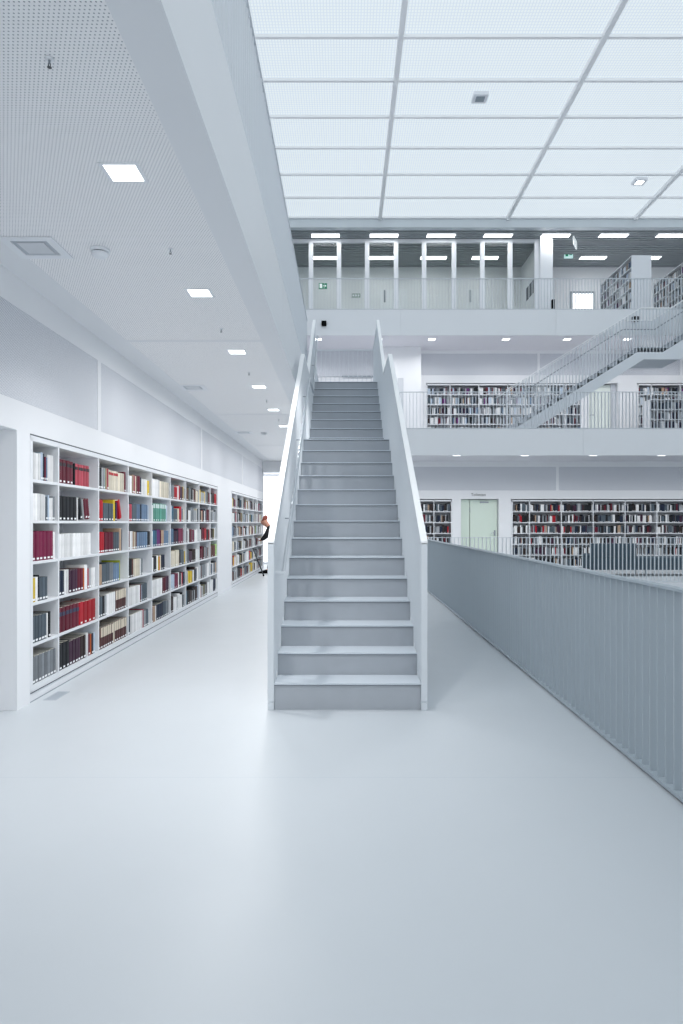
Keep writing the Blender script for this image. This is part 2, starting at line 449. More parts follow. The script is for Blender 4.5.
for i, (x0, x1) in enumerate(((0.9, 6.1), (6.1, 10.6), (10.6, 15.1))):
    balustrade('balustrade', (x0 + 0.003, Y2 + 0.05, 3.76), 0, x1 - x0 - 0.006, 0.965,
               'pale finned balustrade of the middle far gallery, ' + ('section beside the stair', 'section before the lit door', 'section past the low bookcase')[i], BARW, group='middle far balustrade')
for i, (x0, x1) in enumerate(((-2.9, 1.6), (1.6, 6.1), (6.1, 10.6))):
    balustrade('balustrade', (x0 + 0.003, Y3 + 0.05, 7.52), 0, x1 - x0 - 0.006, 0.92,
               'pale finned balustrade of the upper far gallery, ' + ('section over the near stair top', 'section right of the stair', 'section before the upper bookcases')[i], BARW, group='upper far balustrade')
for i, (y0, y1) in enumerate(((-2.2, 2.3), (2.3, 6.8), (6.8, 11.5), (13.45, 17.4))):
    balustrade('balustrade', (-0.66, y0 + 0.003, 3.79), PI / 2, y1 - y0 - 0.006, 0.975,
               'pale finned balustrade on the left overhead gallery, ' + ('section above the camera', 'section at the top of the picture', 'section ending at the stair head', 'section behind the stair head')[i], BARW, group='left overhead balustrade')
balustrade('balustrade', (-0.60, 13.41, Z2), 0, 1.16, 1.03, 'pale finned balustrade closing the landing at the stair head', BARW)
balustrade('balustrade', (0.57, 11.93, Z2), PI / 2, 1.44, 1.03, 'pale finned balustrade on the right edge of the stair head landing', BARW)

# ------------------------------------------------------------------ staircases
def staircase(loc, rz, r, t, L, width, label, z0=0.0):
    """local x along the run, local y across, z up"""
    root = empty('staircase', loc, rz); tag(root, label, 'staircase')
    U2 = 13 * t + L
    def step_u(k): return k * t if k < 14 else U2 + (k - 14) * t
    inner0, inner1 = 0.046, width - 0.046
    fr = ft = None
    for k in range(22):
        u = step_u(k); z = k * r
        if fr is None:
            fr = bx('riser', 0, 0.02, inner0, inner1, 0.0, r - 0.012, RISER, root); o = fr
            if z0: bx('riser_foot', 0, 0.02, inner0, inner1, -z0, -0.0002, RISER, root)
        else:
            o = fr.copy(); COL.objects.link(o); o.parent = root
        o.location = (u, 0, z)
        nxt = step_u(k + 1) if k < 21 else u + 0.32
        ln = nxt - u + 0.02
        if k in (13, 21):
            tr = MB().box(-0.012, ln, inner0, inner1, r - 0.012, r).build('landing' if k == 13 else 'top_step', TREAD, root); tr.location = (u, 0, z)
            nose = bx('nosing', -0.010, 0.0, inner0, inner1, r - 0.0165, r - 0.0122, NOSE, tr)
        elif ft is None:
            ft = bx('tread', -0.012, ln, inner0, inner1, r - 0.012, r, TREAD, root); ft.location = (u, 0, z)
            fn = bx('nosing', -0.010, 0.0, inner0, inner1, r - 0.0165, r - 0.0122, NOSE, ft)
        else:
            o = dup(ft, root); o.location = (u, 0, z)
    # stringers
    k = r / t
    ue = U2 + 7 * t + 0.30
    top = [(-0.02, -z0), (-0.02, r - 0.14), (13 * t, 14 * r - 0.14), (U2 - t, 14 * r - 0.14), (U2 + 7 * t, 22 * r - 0.14), (ue, 22 * r - 0.14)]
    bot = [(ue, 22 * r - 0.34), (U2 + 7 * t + 0.16, 22 * r - 0.34), (U2 + 0.22, 14 * r - 0.33), (13 * t + 0.18, 14 * r - 0.33), (0.50, -z0)]
    for v0, v1 in ((0, 0.045), (width - 0.045, width)):
        MB().prism(top + bot, v0, v1).build('stringer', BARW, root)
    # soffit plate under the flights
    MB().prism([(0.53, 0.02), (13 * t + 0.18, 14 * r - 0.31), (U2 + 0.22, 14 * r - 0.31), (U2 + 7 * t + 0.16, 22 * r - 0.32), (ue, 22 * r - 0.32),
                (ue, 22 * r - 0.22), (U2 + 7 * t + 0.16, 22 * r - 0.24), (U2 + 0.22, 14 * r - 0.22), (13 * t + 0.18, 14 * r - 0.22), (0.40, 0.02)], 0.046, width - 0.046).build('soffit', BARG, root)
    return root, U2, ue

def interp(pts, u):
    for (a, za), (b, zb) in zip(pts, pts[1:]):
        if a <= u <= b: return za + (zb - za) * (u - a) / (b - a)
    return pts[-1][1]

def stair_rail(loc, rz, r, t, L, v, top, label, group, pitch=0.09, handrail=None, m=BARW):
    root = empty('stair_balustrade', loc, rz); tag(root, label, 'railing', group)
    U2 = 13 * t + L
    low = [(-0.02, r - 0.14), (13 * t, 14 * r - 0.14), (U2 - t, 14 * r - 0.14), (U2 + 7 * t, 22 * r - 0.14), (U2 + 7 * t + 0.6, 22 * r - 0.14)]
    MB().sweep(top, (v - 0.024, v + 0.024), 0.02).build('top_rail', RAILTOP_LIT, root)
    u = -0.014; k = 0
    while u < top[-1][0] - 0.005:
        z0 = interp(low, u + 0.007) + 0.003
        z1 = interp(top, u) - 0.018
        bx('fin', u - 0.006, u + 0.006, v - 0.0225, v + 0.0225, z0, z1, m, root)
        u += pitch; k += 1
    if handrail:
        hv, pts = handrail
        s = 1 if hv < v else -1
        hr = MB().tube([(pts[0][0], hv, pts[0][1])] + [(a, hv, b) for a, b in pts[1:]], 0.014, 10).build('handrail', HRAIL if m is BARW and group.startswith('near') else STEEL, root, smooth=True)
        a, b = pts[0]
        MB().box(a - 0.02, a + 0.02, hv - 0.018, v, b - 0.006, b + 0.012).build('handrail_end', m, root)
        for q in (0.9, 2.3, 3.4, 5.6):
            zq = interp(pts, q)
            MB().tube([(q, v - 0.02 * s, zq - 0.06), (q, hv, zq - 0.06), (q, hv, zq - 0.015)], 0.006, 6).build('bracket', STEEL, root)
    return root
R, T = 0.169, 0.27
SX0, SW = 0.594, 1.152
Z0S = 0.024
st_loc = (SX0, 4.94, Z0S)
near_stair, U2n, UEn = staircase(st_loc, PI / 2, R, T, 1.22, SW, 'long straight grey staircase with a mid landing rising from the near floor', Z0S)
toprail = [(-0.02, 1.195), (3.72, 3.472), (4.88, 3.49), (6.93, 4.86)]
stair_rail(st_loc, PI / 2, R, T, 1.22, SW - 0.0225, toprail, 'pale finned balustrade with steel handrail on the bookcase side of the near staircase', 'near staircase balustrades',
           handrail=(SW - 0.10, [(0.12, 0.957), (3.55, 3.02), (3.95, 3.2), (4.85, 3.2), (6.3, 4.40), (6.55, 4.44)]))
stair_rail(st_loc, PI / 2, R, T, 1.22, 0.0225, toprail, 'pale finned balustrade without handrail on the void side of the near staircase', 'near staircase balustrades')
# distant stair, one level up
FS = (7.86 - 13 * T, 18.35, Z2 + 0.002)
RF = 0.1688
far_stair, U2f, UEf = staircase(FS, 0, RF, T, 0.96, 1.152, 'distant pale staircase crossing the right side between the middle and upper galleries')
tr2 = [(-0.02, 1.217), (3.60, 3.42), (4.40, 3.42), (6.62, 4.80)]
stair_rail(FS, 0, RF, T, 0.96, 0.0225, tr2, 'pale finned balustrade on the hall side of the distant staircase', 'distant staircase balustrades')
stair_rail(FS, 0, RF, T, 0.96, 1.1295, tr2, 'pale finned balustrade with dark handrail on the wall side of the distant staircase', 'distant staircase balustrades',
           handrail=(1.055, [(0.12, 0.98), (3.55, 3.13), (4.45, 3.13), (6.3, 4.30)]))

# ------------------------------------------------------------------ bookcases
ROWZ = [1.682, 1.370, 1.058, 0.746, 0.435, 0.123]      # shelf tops, top row first
SHT = 0.022
def bookcase(loc, rz, dividers, label, group=None, depth=0.34, top=2.003, sides=True, rows=ROWZ, back_at=None):
    """dividers: local x of the uprights, first and last are the sides"""
    root = empty('bookcase', loc, rz); tag(root, label, 'bookcase', group)
    L0, L1 = dividers[0], dividers[-1]
    hf = 0.011
    for i, d in enumerate(dividers):
        nm = 'side_panel' if i in (0, len(dividers) - 1) else 'divider'
        a, b = (d, d + 0.045) if i == 0 else ((d - 0.022, d) if i == len(dividers) - 1 else (d - hf, d + hf))
        bx(nm, a, b, 0, depth, 0.072, top, SHELFW, root)
    for z in rows:
        for a, b in zip(dividers, dividers[1:]):
            bx('shelf', a + (0.0455 if a == L0 else hf + 0.0005), b - (0.0225 if b == L1 else hf + 0.0005), 0.001, depth, z - SHT, z, SHELFW, root)
    bx('header', L0, L1, 0, depth, top - 0.031, top + 0.008, SHELFW, root)
    bx('back_panel', L0, L1, depth, depth + 0.015, 0, top, BACKW, root)
    bx('plinth', L0, L1, 0.004, depth, 0.0, 0.066, SHELFW, root)
    bx('shadow_joint', L0, L1, -0.001, 0.0, 0.066, 0.073, DARKGAP, root)
    bx('bottom_board', L0, L1, 0.0, depth, 0.0735, rows[-1] - SHT - 0.001, SHELFW, root)
    bx('shadow_joint', L0, L1, -0.001, 0.01, top + 0.008, top + 0.018, DARKGAP, root)
    bx('shadow_joint', L0, L1, 0.0, 0.003, 0.0, 0.007, SEAM, root)
    return root

PAL = {  # colour word, sRGB
    'W': ('white', (238, 240, 242)), 'C': ('cream', (222, 214, 196)), 'G': ('light grey', (168, 172, 176)), 'S': ('slate grey', (82, 94, 104)),
    'K': ('black', (24, 28, 34)), 'B': ('navy blue', (28, 40, 62)), 'b': ('steel blue', (104, 128, 156)), 'L': ('pale blue', (190, 206, 224)),
    'M': ('maroon', (98, 24, 44)), 'P': ('plum red', (118, 30, 66)), 'R': ('bright red', (172, 22, 38)), 'r': ('rose red', (176, 70, 84)), 'Y': ('yellow', (214, 184, 46)),
    'T': ('sea green', (92, 156, 140)), 'O': ('orange', (206, 104, 40)), 'N': ('brown', (92, 58, 50)), 'V': ('purple', (104, 44, 110)),
    't': ('tan', (178, 152, 130)), 'l': ('lime green', (178, 190, 60)), 'g': ('mid grey', (122, 128, 134)), 'X': ('brown and cream', (84, 50, 50)),
    'q': ('teal blue', (48, 98, 124)), 'o': ('olive', (110, 104, 72)), 'p': ('dark plum', (64, 36, 58)), 'e': ('leaf green', (54, 120, 80)),
    'F': ('pale green', (170, 206, 130)), 'D': ('dark brown', (52, 40, 38)),
}
def cloth(name, col):
    m = mat(name, col, 0.6, spec=0.3, vary=0.22, scale=14)
    nt = m.node_tree; b = nt.nodes['Principled BSDF']
    oi = nt.nodes.new('ShaderNodeObjectInfo')
    mr = nt.nodes.new('ShaderNodeMapRange'); mr.inputs['To Min'].default_value = 0.72; mr.inputs['To Max'].default_value = 1.12
    nt.links.new(oi.outputs['Random'], mr.inputs['Value'])
    hs = nt.nodes.new('ShaderNodeHueSaturation')
    nt.links.new(mr.outputs['Result'], hs.inputs['Value'])
    nt.links.new(b.inputs['Base Color'].links[0].from_socket, hs.inputs['Color'])
    nt.links.new(hs.outputs['Color'], b.inputs['Base Color'])
    return m
BMAT = {k: cloth('book_cloth_' + v[0].replace(' ', '_'), rgb(*v[1])) for k, v in PAL.items()}
BANDK = mat('book_band_black', rgb(30, 26, 34), 0.6)
BANDB = mat('book_band_navy', rgb(40, 56, 84), 0.6)
BANDC = mat('book_band_cream', rgb(214, 204, 186), 0.7)
BANDR = mat('book_band_red', rgb(180, 44, 52), 0.6)
BANDL = mat('book_band_light', rgb(196, 214, 212), 0.6)

def cover_mesh(th, h, dp, m):
    mb = MB(); c = min(0.0025, th * 0.12)
    e = min(0.006, th * 0.22)
    pr_ = [(0.0004, e), (th * 0.10, e * 0.35), (th * 0.28, e * 0.06), (th * 0.72, e * 0.06), (th * 0.90, e * 0.35), (th - 0.0004, e), (th - c, e + c), (c, e + c)]
    n = len(pr_)
    vs_ = [(x, y, 0) for x, y in pr_] + [(x, y, h) for x, y in pr_]
    mb.add(vs_, [tuple(range(n)), tuple(range(2 * n - 1, n - 1, -1))] + [(i, i + n, (i + 1) % n + n, (i + 1) % n) for i in range(n)])
    mb.box(0, c, e, dp, 0, h); mb.box(th - c, th, e, dp, 0, h)
    return mb

def book(M, ch, th, h, dp, label, group, spine_label=None, band=None, lean=0.0):
    """M: frame of the shelf slot (origin at the book's lower front corner nearer local x = 0)"""
    mb = cover_mesh(th, h, dp, ch)
    o = mb.build('book', BMAT[ch])
    c = min(0.0025, th * 0.12)
    bx('pages', c + 0.0002, th - c - 0.0002, min(0.006, th * 0.22) + c + 0.0004, dp - 0.004, 0.003, h - 0.003, PAGES, o)
    if spine_label:
        z0, z1 = spine_label
        w_ = min(0.017, th * 0.36); bx('spine_label', th * 0.5 - w_, th * 0.5 + w_, -0.0009, 0.0009, z0, z1, LABELW, o)
    if band:
        bm_, z0, z1 = band
        bx('title_band', th * 0.10, th * 0.90, -0.0011, 0.0026, h * z0, h * z1, bm_, o)
    o.matrix_world = M @ Matrix.Rotation(lean, 4, 'Y')
    tag(o, label, 'book', group)
    return o

# runs: (colour, count, thickness, height, extras)   extras: lab label, band name, lean degrees, gap before
def run(ch, n, th, h, lab=True, band=None, lean=0, gap=0.0):
    return (ch, n, th, h, lab, band, lean, gap)
bk = ('k', BANDK, 0.72, 0.86); bb = ('b', BANDB, 0.66, 0.82); bc = ('c', BANDC, 0.55, 0.99); br = ('r', BANDR, 0.76, 0.90); bl = ('l', BANDL, 0.74, 0.97)
NEAR = [
 [  # bay one, half width
  [run('L', 1, .02, .20, 0), run('W', 3, .04, .205, 0), run('L', 1, .04, .22), run('B', 1, .025, .215), run('M', 1, .02, .19), run('b', 1, .02, .19), run('W', 2, .058, .212, 0)],
  [run('W', 5, .044, .205, 0), run('S', 1, .032, .19), run('L', 1, .022, .20), run('W', 2, .030, .18), run('g', 1, .036, .195)],
  [run('P', 6, .057, .228), run('W', 1, .04, .22, 0)],
  [run('Y', 1, .07, .18), run('W', 1, .042, .19), run('K', 1, .022, .20), run('S', 3, .05, .18)],
  [run('S', 5, .058, .20), run('W', 1, .02, .20, 0), run('K', 1, .05, .205)],
  [run('g', 8, .051, .205)]],
 [
  [run('M', 4, .074, .20, 1, bk), run('K', 1, .02, .19, 0, None, 0, .012), run('r', 5, .062, .19, 0, bk)],
  [run('K', 5, .074, .205), run('W', 1, .024, .205, 0), run('K', 1, .05, .19, 1, None, -12, .045), run('G', 1, .03, .19, 0, None, -13, .02), run('M', 2, .055, .185, 1, None, -13, .012)],
  [run('W', 12, .058, .20, 0)],
  [run('B', 2, .045, .205), run('W', 2, .035, .205, 0), run('p', 3, .052, .195), run('M', 2, .048, .195), run('O', 1, .02, .195, 0), run('W', 1, .055, .22, 0), run('r', 1, .028, .185), run('G', 1, .04, .19), run('W', 2, .038, .18)],
  [run('M', 6, .073, .205, 0, bb), run('R', 4, .098, .20)],
  [run('K', 3, .068, .22), run('p', 4, .055, .205), run('D', 2, .055, .205), run('W', 1, .05, .215, 0), run('M', 1, .045, .195), run('O', 1, .026, .19, 0), run('B', 1, .04, .19), run('L', 1, .035, .19)]],
 [
  [run('K', 2, .042, .205), run('G', 2, .036, .21), run('T', 1, .018, .20, 0), run('t', 1, .035, .21, 0), run('r', 1, .04, .21), run('C', 4, .066, .20, 0, br), run('C', 3, .058, .195, 0), run('M', 1, .055, .215)],
  [run('R', 2, .065, .205), run('S', 4, .070, .175), run('Y', 1, .055, .215, 0), run('K', 1, .04, .19), run('V', 1, .022, .195, 0), run('R', 1, .06, .20, 0, None, -20, .075)],
  [run('R', 3, .052, .205), run('M', 5, .052, .20), run('S', 3, .06, .198), run('t', 1, .06, .235, 0), run('S', 1, .04, .225, 0)],
  [run('t', 2, .048, .20, 0), run('S', 4, .052, .20), run('g', 2, .05, .20), run('b', 3, .06, .185), run('l', 1, .018, .21, 0)],
  [run('S', 2, .052, .195), run('K', 1, .045, .20), run('G', 1, .04, .20), run('W', 4, .056, .205, 0), run('X', 5, .056, .215, 1, bc)],
  [run('N', 1, .055, .205), run('X', 6, .052, .205, 1, bc), run('C', 1, .03, .205, 0), run('X', 6, .054, .21, 1, bc)]],
 [
  [run('W', 2, .062, .19, 0), run('t', 1, .04, .205), run('r', 1, .05, .20), run('C', 1, .03, .20, 0), run('M', 2, .055, .205), run('B', 1, .05, .195), run('W', 3, .06, .185, 0), run('Y', 1, .08, .175)],
  [run('G', 1, .04, .20, 0), run('r', 2, .05, .19), run('S', 3, .058, .20), run('b', 2, .055, .195), run('B', 1, .06, .20), run('b', 4, .06, .20), run('L', 1, .035, .19)],
  [run('M', 1, .065, .20), run('W', 2, .05, .20), run('t', 1, .05, .195), run('C', 1, .05, .195), run('N', 1, .035, .19), run('b', 5, .078, .185), run('K', 2, .055, .19)],
  [run('K', 2, .062, .205), run('N', 1, .035, .20), run('C', 4, .05, .195, 0), run('W', 1, .05, .19), run('S', 1, .03, .19)],
  [run('W', 7, .058, .20, 0), run('M', 1, .05, .20), run('L', 1, .02, .195, 0), run('S', 3, .062, .205)],
  [run('B', 1, .075, .20), run('W', 7, .058, .205, 0), run('r', 1, .025, .215, 0), run('G', 2, .04, .19), run('S', 2, .048, .195), run('W', 1, .03, .18)]],
 [
  [run('K', 1, .02, .235, 0), run('W', 4, .07, .215, 0), run('C', 5, .075, .205, 0)],
  [run('W', 1, .05, .20, 0), run('T', 6, .082, .225, 1, bl), run('L', 1, .05, .205, 0)],
  [run('W', 1, .05, .19), run('q', 2, .08, .20), run('V', 2, .065, .205), run('M', 1, .045, .20), run('t', 2, .055, .20), run('b', 4, .05, .19)],
  [run('W', 1, .06, .175), run('K', 2, .05, .19), run('W', 1, .045, .19), run('Y', 1, .03, .18, 0), run('O', 1, .025, .175, 0), run('C', 1, .04, .19), run('B', 2, .06, .185)],
  [run('W', 7, .063, .205, 0), run('M', 2, .07, .20), run('p', 2, .07, .205)],
  [run('M', 1, .045, .195), run('t', 2, .045, .195, 0), run('W', 1, .055, .19), run('B', 4, .068, .195), run('S', 2, .06, .205), run('g', 2, .06, .195)]],
]
CASE1 = [0.0, 0.51, 1.425, 2.32, 3.23, 4.12, 5.02, 5.95, 6.86, 7.53]
case1_loc = (LW, 5.118, 0)
bookcase(case1_loc, PI / 2, CASE1, 'long white built-in bookcase in the left wall, nearest the camera')
M1 = Matrix.Translation(Vector(case1_loc)) @ Matrix.Rotation(PI / 2, 4, 'Z')
BAYW = ['half-width first bay', 'second bay', 'third bay', 'fourth bay', 'fifth bay']
ROWW = ['top shelf', 'second shelf', 'third shelf', 'fourth shelf', 'fifth shelf', 'bottom shelf']
FILL = [(.88, .92, .96, .62, .74, .97), (.78, .80, .83, .95, .96, .94), (.96, .80, .83, .74, .97, .98), (.94, .89, .97, .62, .83, .93), (.97, .86, .94, .73, .97, .96)]
n_books = 0
for bi, bay in enumerate(NEAR):
    a, b = CASE1[bi] + (0.047 if bi == 0 else 0.0125), CASE1[bi + 1] - 0.0125
    for ri, row in enumerate(bay):
        x = a + 0.004; pos = 0
        z = ROWZ[ri] + 0.0006
        tot = sum(n * (th + 0.0022) for (_, n, th, *_r) in row)
        k = (FILL[bi][ri] * (b - a) - 0.008 - sum(q[7] for q in row)) / tot
        ci = {}
        for (ch, n, th, h, lab, band, lean, gap) in row:
            th *= k
            x += gap
            for i in range(n):
                hh = h * 1.0 + random.uniform(-0.0025, 0.0025)
                dp = random.uniform(0.17, 0.21)
                le = math.radians(lean)
                ci[ch] = ci.get(ch, 0) + 1
                word = PAL[ch][0]
                extra = ' leaning' if lean else ''
                total_same = sum(q[1] for q in row if q[0] == ch)
                if total_same == 1:
                    label = f'only{extra} {word} book on the {ROWW[ri]}, {BAYW[bi]} of the near bookcase'
                else:
                    label = f'{word}{extra} book, {ORD[ci[ch] - 1]} of its colour on {ROWW[ri]}, {BAYW[bi]} of near bookcase'
                setback = 0.006 + (random.uniform(0, 0.005))
                M = M1 @ Matrix.Translation(Vector((x, setback, z + (th * abs(math.sin(le)) if lean < 0 else 0))))
                sl = (0.010, 0.025) if lab else None
                bd = (band[1], band[2], band[3]) if band else None
                book(M, ch, th, hh, dp, label, f'books on the {ROWW[ri]} of the {BAYW[bi]}', sl, bd, lean=le)
                x += (th * math.cos(le) if lean else th) + 0.0022
                if lean: x += 0.003
                n_books += 1
                pos += 1

# ---- all the smaller, farther books: one object
STUFF = MB()
def shelf_fill(M, a, b, z, h_av, style, fine=False):
    """rows of closed books standing from a to b on a shelf"""
    x = a + random.uniform(0, 0.02)
    end = a + (b - a) * random.choice([1, 1, 1, 1, 0.95, 0.88]) - 0.006
    while x < end:
        ch = random.choice(style)
        n = random.choice([1, 1, 1, 1, 2] if fine else [1, 1, 1, 2, 2, 3, 4, 5])
        th = random.uniform(0.018, 0.048) if fine else random.uniform(0.024, 0.062); h = h_av * random.uniform(0.86, 1.12)
        for i in range(n):
            if x + th > end: x = end; break
            dp = 0.17
            sb = random.uniform(0.006, 0.014)
            STUFF.box(x, x + th, sb, sb + dp, z + 0.0005, z + h, BMAT[ch], M)
            if random.random() < 0.55:
                STUFF.box(x + th * .2, x + th * .8, sb - 0.0009, sb, z + 0.010, z + 0.028, LABELW, M)
            x += th + 0.003
MIX = 'WWWWWWWWWCCCGGGGGSSSSSKKKKKBBbLMPRrtogggqopNDDDDMFY'
DARK = 'WWWWWWGGKKKKKKKKSSSSSBBBMRDDDDppGtgggK'
FARM = 'WWWWWGGGGKKKKSSSSSBBMDppLLbtVgg'
def fill_case(M, dividers, style, h=0.198, first=0, fine=False):
    for bi in range(first, len(dividers) - 1):
        a = dividers[bi] + (0.048 if bi == 0 else 0.013); b = dividers[bi + 1] - (0.025 if bi == len(dividers) - 2 else 0.013)
        for z in ROWZ: shelf_fill(M, a, b, z, h, style, fine)
fill_case(M1, CASE1, MIX, first=5)
CASE2 = [0.0, 0.70, 1.60, 2.50, 3.40, 4.30, 5.37]
loc2 = (LW, 14.22, 0)
bookcase(loc2, PI / 2, CASE2, 'second white built-in bookcase farther along the left wall, past the pier')
fill_case(Matrix.Translation(Vector(loc2)) @ Matrix.Rotation(PI / 2, 4, 'Z'), CASE2, MIX)

def far_case(x0, divs, y, z, label, style=DARK, rz=0, both=False, depth=0.34):
    loc = (x0, y, z)
    bookcase(loc, rz, divs, label, 'white bookcases of the far galleries', depth=depth)
    fill_case(Matrix.Translation(Vector(loc)) @ Matrix.Rotation(rz, 4, 'Z'), divs, style, 0.205, fine=True)
far_case(1.665, [0.0, 0.89, 1.405], W1, Z1, 'white bookcase on the lowest far wall, between staircase and green door')
far_case(4.77, [0.0, 0.53, 1.445, 2.36, 3.275, 4.19, 5.105, 6.02, 6.93, 7.85, 8.64], W1, Z1, 'longest white bookcase on the lowest far wall, right of the green door')
far_case(2.555, [0.0, 0.76, 1.66, 2.57, 3.48, 4.38, 4.89], W2, Z2, 'white bookcase on the middle gallery, seen behind the distant stair', FARM)
far_case(9.205, [0.0, 0.45, 1.36, 2.27, 3.18, 4.09, 4.59], W2, Z2, 'white bookcase on the middle gallery, right of the distant stair', FARM)
# low freestanding case on the middle gallery
def island_case(loc, rz, divs, width, label, rows, top, style):
    root = empty('bookcase', loc, rz); tag(root, label, 'bookcase', 'white bookcases of the far galleries')
    L0, L1 = divs[0], divs[-1]
    bx('end_panel', L0, L0 + 0.03, -0.005, width, 0, top, SHELFW, root); bx('end_panel', L1 - 0.03, L1, -0.005, width, 0, top, SHELFW, root)
    bx('top_board', L0, L1, -0.005, width, top, top + 0.025, SHELFW, root)
    bx('plinth', L0 + .03, L1 - .03, 0.01, width - 0.01, 0, 0.07, SHELFW, root)
    bx('back_panel', L0 + .03, L1 - .03, width / 2 - 0.006, width / 2 + 0.006, 0.07, top, BACKW, root)
    for d in divs[1:-1]: bx('divider', d - 0.011, d + 0.011, 0, width, 0.07, top, SHELFW, root)
    M = Matrix.Translation(Vector(loc)) @ Matrix.Rotation(rz, 4, 'Z')
    for z in rows:
        for a, b in zip(divs, divs[1:]):
            aa, bb_ = a + (0.031 if a == L0 else 0.012), b - (0.031 if b == L1 else 0.012)
            bx('shelf', aa, bb_, 0.001, width - 0.001, z - SHT, z, SHELFW, root)
            shelf_fill(M, aa + 0.002, bb_ - 0.002, z, 0.2, style, True)
    return root
island_case((8.95, 20.05, Z2 + 0.001), 0, [0.0, 0.22, 1.1, 2.0, 2.9], 0.5, 'low freestanding white bookcase on the middle gallery before the right wall', [0.10, 0.39, 0.68, 0.97], 1.24, 'KKKKSSSSBBGDpgW')
for x0, yn, ws in ((8.78, 20.9, 'upper gallery bookcase showing its blank end panel beneath a strip light'), (10.62, 20.6, 'upper gallery bookcase cut off by the right edge of the picture')):
    ln = 23.5 - yn
    island_case((x0, 23.5, Z3 + 0.081), -PI / 2, [0, ln / 3, 2 * ln / 3, ln], 0.60, 'white freestanding ' + ws, ROWZ, 2.0, FARM)
struct('floor.005', -6.5, XR, Y3 + 0.1, W3, Z3, Z3 + 0.08, FLOORM, 'pale floor finish of the upper gallery', 'floor')
tag(STUFF.build('shelved_books'), 'small mixed books filling the farther bays and the distant gallery bookcases', 'books', None, 'stuff')

# ------------------------------------------------------------------ doors
d = empty('door_1', (0, 0, 0)); tag(d, 'pale green door in the lowest far wall between two bookcases', 'door', None, 'structure')
bx('door_frame', 3.345, 3.60, W1 + 0.16, W1 + 0.24, 0.001, 2.03, GREENDOOR, d)
bx('door_leaf', 3.62, 4.405, W1 + 0.165, W1 + 0.22, 0.006, 2.02, GREENDOOR, d)
hd = MB(); hd.box(4.31, 4.355, W1 + 0.155, W1 + 0.165, 0.98, 1.14); hd.tube([(4.33, W1 + 0.16, 1.06), (4.33, W1 + 0.11, 1.06), (4.21, W1 + 0.11, 1.06)], 0.011, 8)
hd.build('door_handle', STEEL, d)
bx('door_hinge', 3.60, 3.622, W1 + 0.15, W1 + 0.165, 1.66, 1.80, STEEL, d)
bx('door_closer', 3.9, 4.15, W1 + 0.13, W1 + 0.165, 1.93, 1.97, STEEL, d)
d = empty('door_2', (0, 0, 0)); tag(d, 'pale lit door on the middle gallery under the distant staircase', 'door', None, 'structure')
bx('door_leaf', 7.70, 8.42, W2 + 0.16, W2 + 0.21, Z2 + 0.005, Z2 + 2.0, mat('frosted_pale_door', rgb(226, 234, 228), 0.35), d)
bx('door_frame', 8.425, 8.59, W2 + 0.15, W2 + 0.22, Z2 + 0.001, Z2 + 2.03, BACKW, d)
hd = MB(); hd.tube([(7.78, W2 + 0.16, Z2 + 1.05), (7.78, W2 + 0.11, Z2 + 1.05), (7.9, W2 + 0.11, Z2 + 1.05)], 0.012, 8); hd.build('door_handle', STEEL, d)
# lettering above the green door
def lettering(name, txt, size, loc, m, label, cat):
    c = bpy.data.curves.new(name, 'FONT'); c.body = txt; c.size = size; c.extrude = 0.002; c.align_x = 'CENTER'
    tmp = bpy.data.objects.new(name + '_curve', c); COL.objects.link(tmp)
    dg = bpy.context.evaluated_depsgraph_get()
    me = bpy.data.meshes.new_from_object(tmp.evaluated_get(dg))
    bpy.data.objects.remove(tmp)
    me.materials.clear(); me.materials.append(m)
    o = bpy.data.objects.new(name, me); COL.objects.link(o)
    o.location = loc; o.rotation_euler = (PI / 2, 0, 0)
    return tag(o, label, cat)
lettering('wall_lettering', 'Toiletten', 0.115, (3.83, W1 - 0.003, 2.125), DARKMETAL, 'dark grey lettering on the white wall above the green door', 'sign')

# ------------------------------------------------------------------ upper gallery: glass partition, column, windows
g = empty('window_3'); tag(g, 'row of full height white framed glass panes enclosing the upper gallery room', 'glass partition', None, 'structure')
GY = 22.9
posts = [-2.1, -1.14, -0.2, 0.74, 1.71, 2.65, 3.65, 4.6, 5.53, 6.42]
mb = MB()
for x in posts: mb.box(x - 0.075, x + 0.075, GY - 0.06, GY + 0.06, Z3 + 0.08, 10.855)
for a, b in zip(posts, posts[1:]):
    mb.box(a + 0.075, b - 0.075, GY - 0.05, GY + 0.05, 10.74, 10.855)
    mb.box(a + 0.075, b - 0.075, GY - 0.05, GY + 0.05, Z3 + 0.08, Z3 + 0.14)
mb.build('window_frame', WHITE, g)
mb = MB()
for a, b in zip(posts, posts[1:]): mb.box(a + 0.07, b - 0.07, GY - 0.004, GY + 0.004, Z3 + 0.13, 10.75)
mb.build('window_pane', GLASS, g)
struct('wall_partition', 6.55, 6.68, 23.16, W3, Z3 + 0.08, 10.85, WALLW, 'white partition wall running back behind the upper column', 'wall')
struct('column', 6.50, 6.92, 22.72, 23.14, Z3 + 0.08, 10.855, WHITE, 'square white column at the end of the glass partition', 'column', 0.01)
tag(MB().box(6.535, 6.548, 23.35, 24.7, 9.35, 9.8).box(6.533, 6.536, 23.4, 24.65, 9.40, 9.75).build('wall_picture', mat('dark_print', rgb(58, 66, 74), 0.5, vary=0.5, scale=9)), 'dark panel hung on the white partition beside the column', 'picture')
w = empty('window_4'); tag(w, 'bright white window in the upper back wall left of the bookcases', 'window', None, 'structure')
bx('window_pane', 8.43, 9.22, W3 - 0.02, W3 - 0.005, Z3 + 0.1, 9.88, DAYWIN, w)
